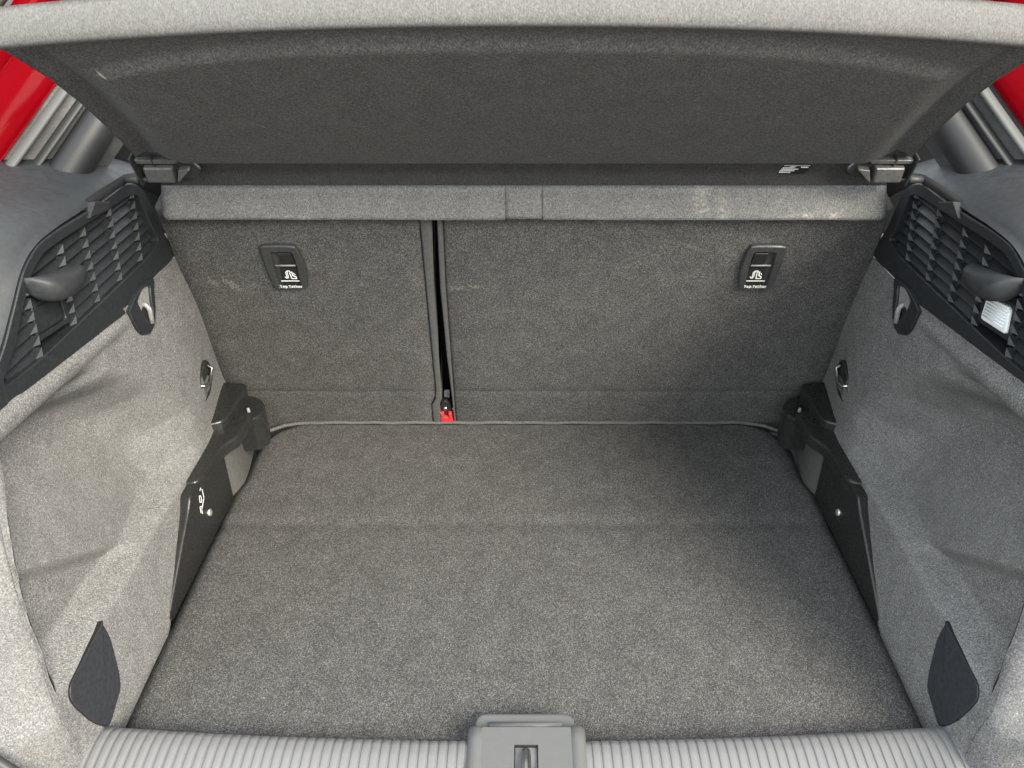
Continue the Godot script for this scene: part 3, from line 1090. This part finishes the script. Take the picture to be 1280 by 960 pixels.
	for i in 61:
		var f := i / 60.0 * (keys.size() - 1)
		var k := mini(int(f), keys.size() - 2)
		var pa := []
		for d in [-1, 0, 1, 2]:
			var q: Array = keys[clampi(k + d, 0, keys.size() - 1)]
			pa.append(Vector3(q[2], q[1], q[0]))
		var p: Vector3 = pa[1].cubic_interpolate(pa[2], pa[0], pa[3], f - k)
		# past the curve the face turns towards the tail
		var turn := smoothstep(0.40, 0.52, p.z)
		var row := []
		for o in offs:
			var up: float = float(o[1]) * (1.0 - turn) + (float(o[1]) * 0.5) * turn
			row.append(p + Vector3(-float(o[0]), up if float(o[1]) > 0.0 else float(o[1]) * (1.0 - turn), maxf(float(o[1]), 0.0) * 0.9 * turn))
		rows.append(row)
	sh.grid(rows, Vector3(0.3, 1, 0.5))
	obj("shoulder", sh.done(), M["trim"], t)
	# far end of the shoulder, closing towards the cabin
	var fe := Shape.new(mx, false)
	fe.prism([Vector2(-0.70, 0.40), Vector2(-0.53, 0.40), Vector2(-0.535, 0.52), Vector2(-0.56, 0.575), Vector2(-0.60, 0.64), Vector2(-0.62, 0.72), Vector2(-0.70, 0.72)], Vector3(0, 0, -0.03), AX, Vector3.UP, AZ, 0.05, 0.004)
	obj("end_wall", fe.done(), M["trim"], t)

func clip_row(poly: PackedVector2Array, y: float) -> Vector2:
	var lo := 9.0
	var hi := -9.0
	for i in poly.size():
		var a := poly[i]
		var b := poly[(i + 1) % poly.size()]
		if (a.y - y) * (b.y - y) < 0.0:
			var z := lerpf(a.x, b.x, (y - a.y) / (b.y - a.y))
			lo = minf(lo, z)
			hi = maxf(hi, z)
	return Vector2(lo, hi)

# ------------------------------------------------------------------ black floor brackets
func build_bracket():
	var left := mx > 0.0
	var t := thing("floor_bracket", "black plastic floor support bracket with white pictogram, on the left" if left else "black plastic floor support bracket without pictogram, on the right", "bracket", "black brackets beside the load floor")
	var AZ := Vector3(0, 0, 1)
	var AX := Vector3(1, 0, 0)
	# upright fin tapering to the tail
	var fin := round_poly([Vector2(0.206, -0.012), Vector2(0.476, -0.006), Vector2(0.487, 0.002), Vector2(0.484, 0.010), Vector2(0.355, 0.092), Vector2(0.338, 0.108), Vector2(0.200, 0.108)], [0.002, 0.004, 0.003, 0.004, 0.01, 0.006, 0.002], 3)
	var s := Shape.new(mx, false)
	s.prism(fin, Vector3(-0.540, 0, 0), AZ, Vector3.UP, AX, 0.036, 0.0035, 4)
	obj("side_fin", s.done(), M["black"], t)
	# ledge with a lip on top of the fin: outline in x,z
	var lp := round_poly([Vector2(-0.545, 0.175), Vector2(-0.545, 0.318), Vector2(-0.506, 0.309), Vector2(-0.500, 0.296), Vector2(-0.497, 0.222), Vector2(-0.477, 0.190), Vector2(-0.474, 0.122), Vector2(-0.520, 0.105)], [0.0, 0.002, 0.006, 0.02, 0.02, 0.012, 0.004, 0.002], 4)
	s = Shape.new(mx, false)
	s.prism(lp, Vector3(0, 0.092, 0), AX, AZ, Vector3.UP, 0.020, 0.005, 4)
	obj("ledge", s.done(), M["black"], t)
	# upper plate beside the seat
	var up := round_poly([Vector2(-0.548, 0.045), Vector2(-0.545, 0.186), Vector2(-0.510, 0.170), Vector2(-0.503, 0.155), Vector2(-0.501, 0.105), Vector2(-0.499, 0.066), Vector2(-0.505, 0.05)], [0.0, 0.002, 0.01, 0.008, 0.006, 0.004, 0.004], 4)
	s = Shape.new(mx, false)
	s.prism(up, Vector3(0, 0.095, 0), AX, AZ, Vector3.UP, 0.032, 0.0045, 4)
	obj("upper_plate", s.done(), M["black"], t)
	# block standing on the floor against the seat
	s = Shape.new(mx, false)
	s.prism(round_poly([Vector2(-0.53, 0.04), Vector2(-0.488, 0.052), Vector2(-0.470, 0.070), Vector2(-0.463, 0.104), Vector2(-0.476, 0.122), Vector2(-0.53, 0.125)], [0.002, 0.006, 0.01, 0.008, 0.004, 0.0], 4), Vector3(0, 0.030, 0), AX, AZ, Vector3.UP, 0.068, 0.004)
	obj("floor_block", s.done(), M["black"], t)
	# hollow face between block and fin
	var hol := []
	for i in 9:
		var a := i / 8.0
		var z := lerpf(0.045, 0.212, a)
		var x := lerpf(-0.512, -0.497, smoothstep(0.0, 0.75, a)) - 0.014 * smoothstep(0.8, 1.0, a)
		hol.append([Vector3(x, -0.012, z), Vector3(x - 0.003, 0.02, z), Vector3(x - 0.003, 0.06, z), Vector3(x + 0.002, 0.094, z)])
	s = Shape.new(mx)
	s.grid(hol, Vector3(1, 0, 0.3))
	obj("hollow_face", s.done(), M["seam"], t)
	# screws
	s = Shape.new(mx)
	s.tube([Vector3(-0.5075, 0.040, 0.300), Vector3(-0.5015, 0.041, 0.300)], 0.0058, 14)
	obj("screw", s.done(), M["screw"], t)
	s = Shape.new(mx)
	s.tube([Vector3(-0.490, 0.094, 0.100), Vector3(-0.490, 0.106, 0.100)], [0.0035, 0.0025], 10)
	obj("stud", s.done(), M["light_plastic"], t)
	if left:
		# small printed pictogram: arrow over two box outlines
		var pg := Shape.new(1.0, false)
		var strokes := [[0.338, 0.094, 0.324, 0.098], [0.331, 0.096, 0.333, 0.074], [0.333, 0.074, 0.349, 0.064], [0.349, 0.064, 0.350, 0.057],
			[0.345, 0.088, 0.340, 0.084], [0.345, 0.088, 0.348, 0.078], [0.348, 0.078, 0.342, 0.074], [0.340, 0.084, 0.342, 0.074],
			[0.352, 0.072, 0.348, 0.069], [0.352, 0.072, 0.354, 0.062], [0.324, 0.098, 0.328, 0.091]]
		for q in strokes:
			var a := Vector2(q[0], q[1])
			var b := Vector2(q[2], q[3])
			var d := (b - a).normalized() * 0.0009
			var n := Vector2(-d.y, d.x)
			pg.prism([a - d - n, b + d - n, b + d + n, a - d + n], Vector3(-0.5042, 0.0, -0.03), AZ, Vector3.UP, AX, 0.0004)
		obj("pictogram", pg.done(), M["print"], t)

# ------------------------------------------------------------------ car body round the opening
func build_body():
	var t := thing("car_body", "glossy red car body with grey seals beyond the trunk trim", "car")
	for side in [1.0, -1.0]:
		mx = side
		var lo := Vector3(-0.65, 0.598, 0.272)
		var hi := Vector3(-0.60, 0.665, 0.211)
		var d := (hi - lo).normalized()
		var to_rear := Vector3(0.5, 0.25, 0.83).normalized()
		var e1 := d.cross(to_rear).normalized()      # outboard
		if e1.x > 0.0:
			e1 = -e1
		var e2 := e1.cross(d)
		if e2.z < 0.0:
			e2 = -e2
		var run := func(o: float, h: float, a: float, b: float):
			var r := []
			for i in 9:
				var f := lerpf(a, b, i / 8.0)
				r.append(lo + d * f + e1 * o + e2 * h + e1 * 0.12 * pow(maxf(0.0, -f), 1.6) )
			return r
		# painted quarter panel, with a seam line in it
		var s := Shape.new(mx)
		var rows := []
		for q in [[-0.002, -0.03], [-0.002, -0.004], [0.001, 0.0], [0.006, 0.0015], [0.047, 0.002], [0.0485, -0.001], [0.0505, -0.001], [0.052, 0.002], [0.080, 0.001], [0.084, -0.03]]:
			rows.append(run.call(q[0], q[1], -0.3, 0.45))
		s.grid(rows, e2)
		obj("painted_panel", s.done(), M["paint"], t)
		s = Shape.new(mx)
		s.tube(run.call(-0.0125, 0.0, -0.3, 0.4), 0.0108, 12, 0.45)
		obj("seal", s.done(), M["seal_pale"], t)
		s = Shape.new(mx)
		s.tube(run.call(-0.0335, -0.004, -0.3, 0.4), 0.0100, 12, 0.4)
		obj("seal", s.done(), M["rubber"], t)
		s = Shape.new(mx)
		rows = []
		for q in [[0.0, -0.014], [-0.03, -0.016], [-0.06, -0.018], [-0.10, -0.03]]:
			rows.append(run.call(q[0], q[1], -0.3, 0.4))
		s.grid(rows, e2)
		obj("seal_channel", s.done(), M["rubber_dark"], t)
		# pillar cover: rounded, narrowing upwards, standing on the shoulder trim
		s = Shape.new(mx)
		var path := []
		var rad := []
		for i in 10:
			var f := i / 9.0
			path.append(lo + d * lerpf(-0.045, 0.24, f) - e1 * lerpf(0.070, 0.058, f) + e2 * -0.006)
			rad.append(lerpf(0.026, 0.018, f))
		s.tube(path, rad, 18, 1.0)
		obj("pillar_cover", s.done(), M["pillar"], t)
		# glass seal and frame further out
		s = Shape.new(mx)
		s.tube(run.call(0.092, -0.002, -0.3, 0.5), 0.010, 10, 0.7)
		obj("window_seal", s.done(), M["rubber_dark"], t)
		s = Shape.new(mx)
		s.tube(run.call(0.113, -0.004, -0.3, 0.5), 0.0125, 10, 0.6)
		obj("window_molding", s.done(), M["light_plastic"], t)
		s = Shape.new(mx)
		s.tube(run.call(0.135, -0.006, -0.3, 0.5), 0.011, 10, 0.6)
		obj("window_seal", s.done(), M["rubber_dark"], t)
		s = Shape.new(mx)
		rows = []
		for q in [[0.142, -0.012], [0.35, -0.05]]:
			rows.append(run.call(q[0], q[1], -0.3, 0.5))
		s.grid(rows, e2)
		obj("side_glass_surround", s.done(), M["rubber_dark"], t)
	mx = 1.0

# ------------------------------------------------------------------ parcel shelf
const SH_A := 0.5934      # raised by 34 degrees
func shelf_p(x: float, l: float, up := 0.0) -> Vector3:
	return Vector3(x, 0.565 + l * sin(SH_A) + up * cos(SH_A), 0.19 + l * cos(SH_A) - up * sin(SH_A))

func build_shelf():
	var t := thing("parcel_shelf", "raised dark felt parcel shelf with pale front edge and plastic hinges", "parcel shelf")
	var half := func(l: float): return ip([[-0.03, 0.524], [0.0, 0.517], [0.07, 0.500], [0.14, 0.487], [0.217, 0.475], [0.28, 0.470], [0.31, 0.472], [0.345, 0.474], [0.375, 0.466], [0.4, 0.45]], l)
	var uvf := func(p: Vector3): return Vector2((p.x + 0.6) / 1.2, 1.0 - ((p.z - 0.19) / cos(SH_A) + 0.05) / 0.6)
	var s := Shape.new(1.0, true, true)
	var rows := []
	var n := 96
	var front := func(x: float): return 0.403 - 0.040 * pow(absf(x) / 0.46, 2.2)
	for i in 71:
		var f := i / 70.0
		var row := []
		for j in n + 1:
			var u := j / float(n) * 2.0 - 1.0
			var x0: float = u * 0.47
			var l := lerpf(0.036, front.call(x0), f)
			var x: float = u * half.call(l)
			# moulded: the middle hangs a little lower than the rim; the outer edge rolls up and down
			var din := minf(minf((0.468 - 0.16 * maxf(0.0, l - 0.02)) - absf(x), (front.call(x) - 0.026) - l - 0.05 * pow(absf(x) / 0.45, 4.0)), 0.06)
			var mid := smoothstep(0.0, 0.022, din)
			var rim: float = half.call(l) - absf(x)
			var up := -0.001 - 0.0065 * mid
			up -= 0.010 * smoothstep(0.020, 0.0, rim)
			up += 0.012 * smoothstep(0.045, 0.018, rim) * (1.0 - mid)
			row.append(shelf_p(x, l, up))
		rows.append(row)
	s.grid(rows, Vector3(0, -cos(SH_A), sin(SH_A)), uvf)
	# top side
	var top := []
	for i in 71:
		var row := []
		for j in n + 1:
			var u := j / float(n) * 2.0 - 1.0
			var l := lerpf(0.036, front.call(u * 0.47), i / 70.0)
			row.append(shelf_p(u * half.call(l), l, 0.024))
		top.append(row)
	s.grid(top, Vector3(0, cos(SH_A), -sin(SH_A)), uvf)
	for i in 70:
		for k in [0, n]:
			s.quad(rows[i][k], rows[i + 1][k], top[i + 1][k], top[i][k], Vector3(-1 if k == 0 else 1, 0, 0), uvf.call(rows[i][k]), uvf.call(rows[i + 1][k]), uvf.call(rows[i + 1][k]), uvf.call(rows[i][k]))
	obj("panel", s.done(), M["shelf"], t)
	# front edge: a rolled lip that faces the tail
	var e := Shape.new()
	var er := []
	for j in n + 1:
		var u := j / float(n) * 2.0 - 1.0
		var l: float = front.call(u * 0.47)
		var x: float = u * half.call(l)
		var row := []
		for q in [[-0.004, -0.0065], [0.001, -0.0075], [0.004, -0.0055], [0.0065, 0.0], [0.008, 0.01], [0.0075, 0.020], [0.005, 0.027], [-0.002, 0.031], [-0.012, 0.032]]:
			row.append(shelf_p(x * (1.0 + float(q[0]) * 1.2), l + float(q[0]), float(q[1])))
		er.append(row)
	e.grid(er, Vector3(0, 0, 1))
	obj("front_edge", e.done(), M["shelf_edge"], t)
	# rear flap hanging at the hinge
	var fl := Shape.new(1.0, false)
	fl.prism([Vector2(-0.505, 0.0), Vector2(0.505, 0.0), Vector2(0.505, 0.040), Vector2(-0.505, 0.040)], Vector3(0, 0.534, 0.166), Vector3.RIGHT, Vector3(0, 0.98, 0.2).normalized(), Vector3(0, -0.2, 0.98).normalized(), 0.008, 0.0015)
	obj("rear_flap", fl.done(), M["shelf_plain"], t)
	# printed sticker on the flap
	var fo := Vector3(0, 0.534, 0.166)
	var fy := Vector3(0, 0.98, 0.2).normalized()
	var fn := Vector3(0, -0.2, 0.98).normalized()
	var sk := Shape.new(1.0, false)
	sk.prism([Vector2(0.3475, 0.0185), Vector2(0.386, 0.0185), Vector2(0.394, 0.0315), Vector2(0.3545, 0.0315)], fo + fn * 0.008, Vector3.RIGHT, fy, fn, 0.0004)
	var st := obj("sticker", sk.done(), M["void"], t)
	var pr := Shape.new(1.0, false)
	var rng := RandomNumberGenerator.new()
	rng.seed = 4
	# rows of tiny print, too small to read
	for r in [[0.0205, 0.3505, 0.366, 0.0014], [0.0229, 0.351, 0.371, 0.0014], [0.0252, 0.3525, 0.376, 0.0013], [0.0273, 0.354, 0.370, 0.0012], [0.0291, 0.364, 0.372, 0.0008], [0.0279, 0.379, 0.389, 0.0016], [0.0309, 0.355, 0.391, 0.0004]]:
		var x: float = r[1]
		while x < r[2]:
			var w := rng.randf_range(0.0007, 0.0022)
			if r[3] < 0.0005:
				w = 0.04
			pr.prism([Vector2(x, r[0]), Vector2(minf(x + w, r[2]), r[0]), Vector2(minf(x + w, r[2]), r[0] + r[3]), Vector2(x, r[0] + r[3])], fo + fn * 0.0084, Vector3.RIGHT, fy, fn, 0.0003)
			x += w + rng.randf_range(0.0002, 0.0006)
	obj("print", pr.done(), M["print"], st)
	for side in [1.0, -1.0]:
		mx = side
		shelf_hinge(t)
	mx = 1.0

func shelf_hinge(t: Node):
	# moulded bracket of plates and webs with a pivot pin towards the side wall
	var o := Vector3(0, 0.550, 0.206)
	var ax := Vector3.RIGHT
	var ay := Vector3(0, 0.94, 0.34).normalized()
	var an := Vector3(0, -0.34, 0.94).normalized()
	var s := Shape.new(mx, false)
	s.prism(round_poly([Vector2(-0.512, 0.0), Vector2(-0.444, 0.0), Vector2(-0.432, 0.012), Vector2(-0.448, 0.038), Vector2(-0.514, 0.040)], 0.004, 3), o - an * 0.010, ax, ay, an, 0.004, 0.001)
	var h := obj("hinge_bracket", s.done(), M["rubber_dark"], t)
	s = Shape.new(mx, false)
	s.prism(round_poly([Vector2(-0.505, 0.0), Vector2(-0.468, 0.0), Vector2(-0.464, 0.024), Vector2(-0.503, 0.024)], 0.002, 2), o - an * 0.006, ax, ay, an, 0.012, 0.003)
	obj("hinge_box", s.done(), M["hinge"], h)
	s = Shape.new(mx, false)
	s.prism([Vector2(-0.510, 0.0285), Vector2(-0.458, 0.0285), Vector2(-0.452, 0.034), Vector2(-0.511, 0.034)], o - an * 0.006, ax, ay, an, 0.008, 0.0008)
	obj("top_rail", s.done(), M["hinge"], h)
	for q in [[-0.513, 0.014], [-0.4875, 0.0085]]:
		s = Shape.new(mx, false)
		s.prism([Vector2(q[0], -0.002), Vector2(float(q[0]) + 0.0022, -0.002), Vector2(float(q[0]) + 0.0002, 0.040), Vector2(float(q[0]) - 0.002, 0.040)], o - an * 0.006, ax, ay, an, q[1], 0.0005)
		obj("web", s.done(), M["rubber_dark"], h)
	s = Shape.new(mx, false)
	s.prism([Vector2(-0.465, 0.001), Vector2(-0.4625, 0.001), Vector2(-0.4435, 0.019), Vector2(-0.445, 0.021), Vector2(-0.458, 0.019)], o - an * 0.006, ax, ay, an, 0.010, 0.0008)
	obj("gusset", s.done(), M["hinge"], h)
	s = Shape.new(mx)
	s.tube([o + ax * -0.502 + ay * 0.002, o + ax * -0.518 + ay * 0.002], 0.0032, 10)
	s.tube([o + ax * -0.5165 + ay * 0.002, o + ax * -0.518 + ay * 0.002, o + ax * -0.535 + ay * 0.002, o + ax * -0.5365 + ay * 0.002], [0.0045, 0.0055, 0.005, 0.003], 12)
	obj("pivot_pin", s.done(), M["rubber"], h)

# ------------------------------------------------------------------ sill
const SILL := [[0.652, -0.03], [0.652, 0.012], [0.6535, 0.022], [0.658, 0.029], [0.666, 0.0325], [0.68, 0.0325], [0.70, 0.0285], [0.73, 0.020], [0.76, 0.008], [0.79, -0.008], [0.82, -0.03], [0.84, -0.06]]
func sill_z(x: float) -> float:
	return 0.028 - 0.022 * pow(absf(x) / 0.53, 2.0)

func build_sill():
	var t := thing("sill_trim", "pale ribbed plastic loading sill across the front of the trunk", "sill")
	var s := Shape.new()
	var rows := []
	for i in 81:
		var x := lerpf(-0.565, 0.565, i / 80.0)
		var row := []
		for q in SILL:
			row.append(Vector3(x, float(q[1]) - 0.0017, float(q[0]) + sill_z(x)))
		rows.append(row)
	s.grid(rows, Vector3(0, 1, 0))
	obj("sill_base", s.done(), M["sill"], t)
	# one rib, shared by all
	var pitch := 0.0102
	var r := Shape.new()
	var rr := []
	for k in 9:
		var a := PI * k / 8.0
		var row := []
		for i in SILL.size():
			var q: Array = SILL[i]
			var p0: Array = SILL[maxi(i - 1, 0)]
			var p1: Array = SILL[mini(i + 1, SILL.size() - 1)]
			var tg := Vector2(float(p1[0]) - float(p0[0]), float(p1[1]) - float(p0[1])).normalized()
			var nn := Vector2(-tg.y, tg.x)
			var h := -0.0030 + 0.0030 * pow(sin(a), 0.3)
			row.append(Vector3(-cos(a) * 0.0047, float(q[1]) + nn.y * h, float(q[0]) + nn.x * h))
		rr.append(row)
	r.grid(rr, Vector3(0, 1, -0.15))
	var rib := r.done()
	for i in range(-56, 57):
		var x := (i + 0.5) * pitch
		if x > -0.066 and x < 0.070:
			continue
		if absf(x) > 0.553:
			continue
		var o := obj("rib", rib, M["sill"], t)
		o.position = Vector3(x, 0, sill_z(x))
		o.rotation.y = -atan(2.0 * 0.022 * x / (0.53 * 0.53)) * -1.0
	# lock cover in the middle of the sill
	var AX := Vector3.RIGHT
	var AZ := Vector3(0, 0, 1)
	var c := Shape.new(1.0, false)
	c.prism(round_poly([Vector2(-0.058, 0.645), Vector2(0.060, 0.645), Vector2(0.066, 0.69), Vector2(-0.064, 0.69)], [0.012, 0.012, 0.004, 0.004], 5), Vector3(0, -0.01, 0), AX, -AZ * -1.0, Vector3.UP, 0.034, 0.004)
	var cover := obj("lock_cover", c.done(), M["latch"], t)
	var lip := Shape.new()
	lip.tube([Vector3(-0.042, 0.0245, 0.6635), Vector3(0.046, 0.0245, 0.6635)], 0.0046, 10)
	obj("cover_lip", lip.done(), M["latch"], cover)
	# body with slanted cheeks and an open slot for the striker
	var b := Shape.new(1.0, false)
	var slot_l := -0.0115
	var slot_r := 0.0165
	for part in [[-0.050, slot_l, 0.672, 0.80], [slot_r, 0.056, 0.672, 0.80], [slot_l, slot_r, 0.672, 0.694]]:
		b.prism([Vector2(part[0], part[2]), Vector2(part[1], part[2]), Vector2(part[1], part[3]), Vector2(part[0], part[3])], Vector3(0, -0.03, 0), AX, AZ, Vector3.UP, 0.0655)
	obj("lock_face", b.done(), M["latch"], cover)
	for q in [[-0.050, -1.0], [0.056, 1.0]]:
		var ck := Shape.new()
		var cr := []
		for z in [0.668, 0.674, 0.69, 0.72, 0.80]:
			var row := []
			var rise: float = -0.006 if z < 0.67 else 0.0
			for w in [[0.0, 0.0355], [0.003, 0.0378], [0.007, 0.0385], [0.013, 0.037], [0.017, 0.031], [0.019, 0.016], [0.019, -0.02]]:
				row.append(Vector3(float(q[0]) + float(q[1]) * float(w[0]), float(w[1]) + rise, z))
			cr.append(row)
		ck.grid(cr, Vector3(float(q[1]), 1, -0.3))
		obj("cheek", ck.done(), M["latch"], cover)
	var pit := Shape.new(1.0, false)
	pit.prism([Vector2(slot_l, 0.69), Vector2(slot_r, 0.69), Vector2(slot_r, 0.80), Vector2(slot_l, 0.80)], Vector3(0, -0.03, 0), AX, AZ, Vector3.UP, 0.004)
	for xx in [slot_l, slot_r - 0.0012]:
		pit.prism([Vector2(xx, 0.6955), Vector2(xx + 0.0012, 0.6955), Vector2(xx + 0.0012, 0.80), Vector2(xx, 0.80)], Vector3(0, -0.026, 0), AX, AZ, Vector3.UP, 0.060)
	pit.prism([Vector2(slot_l, 0.694), Vector2(slot_r, 0.694), Vector2(slot_r, 0.6954), Vector2(slot_l, 0.6954)], Vector3(0, -0.026, 0), AX, AZ, Vector3.UP, 0.060)
	obj("slot", pit.done(), M["void"], cover)
	var k := Shape.new()
	k.tube([Vector3(0.0025, -0.02, 0.700), Vector3(0.0025, 0.022, 0.700), Vector3(0.0025, 0.032, 0.703), Vector3(0.0025, 0.036, 0.711), Vector3(0.0025, 0.0365, 0.74), Vector3(0.0025, 0.034, 0.79)], 0.0058, 14)
	obj("striker", k.done(), M["steel"], t)
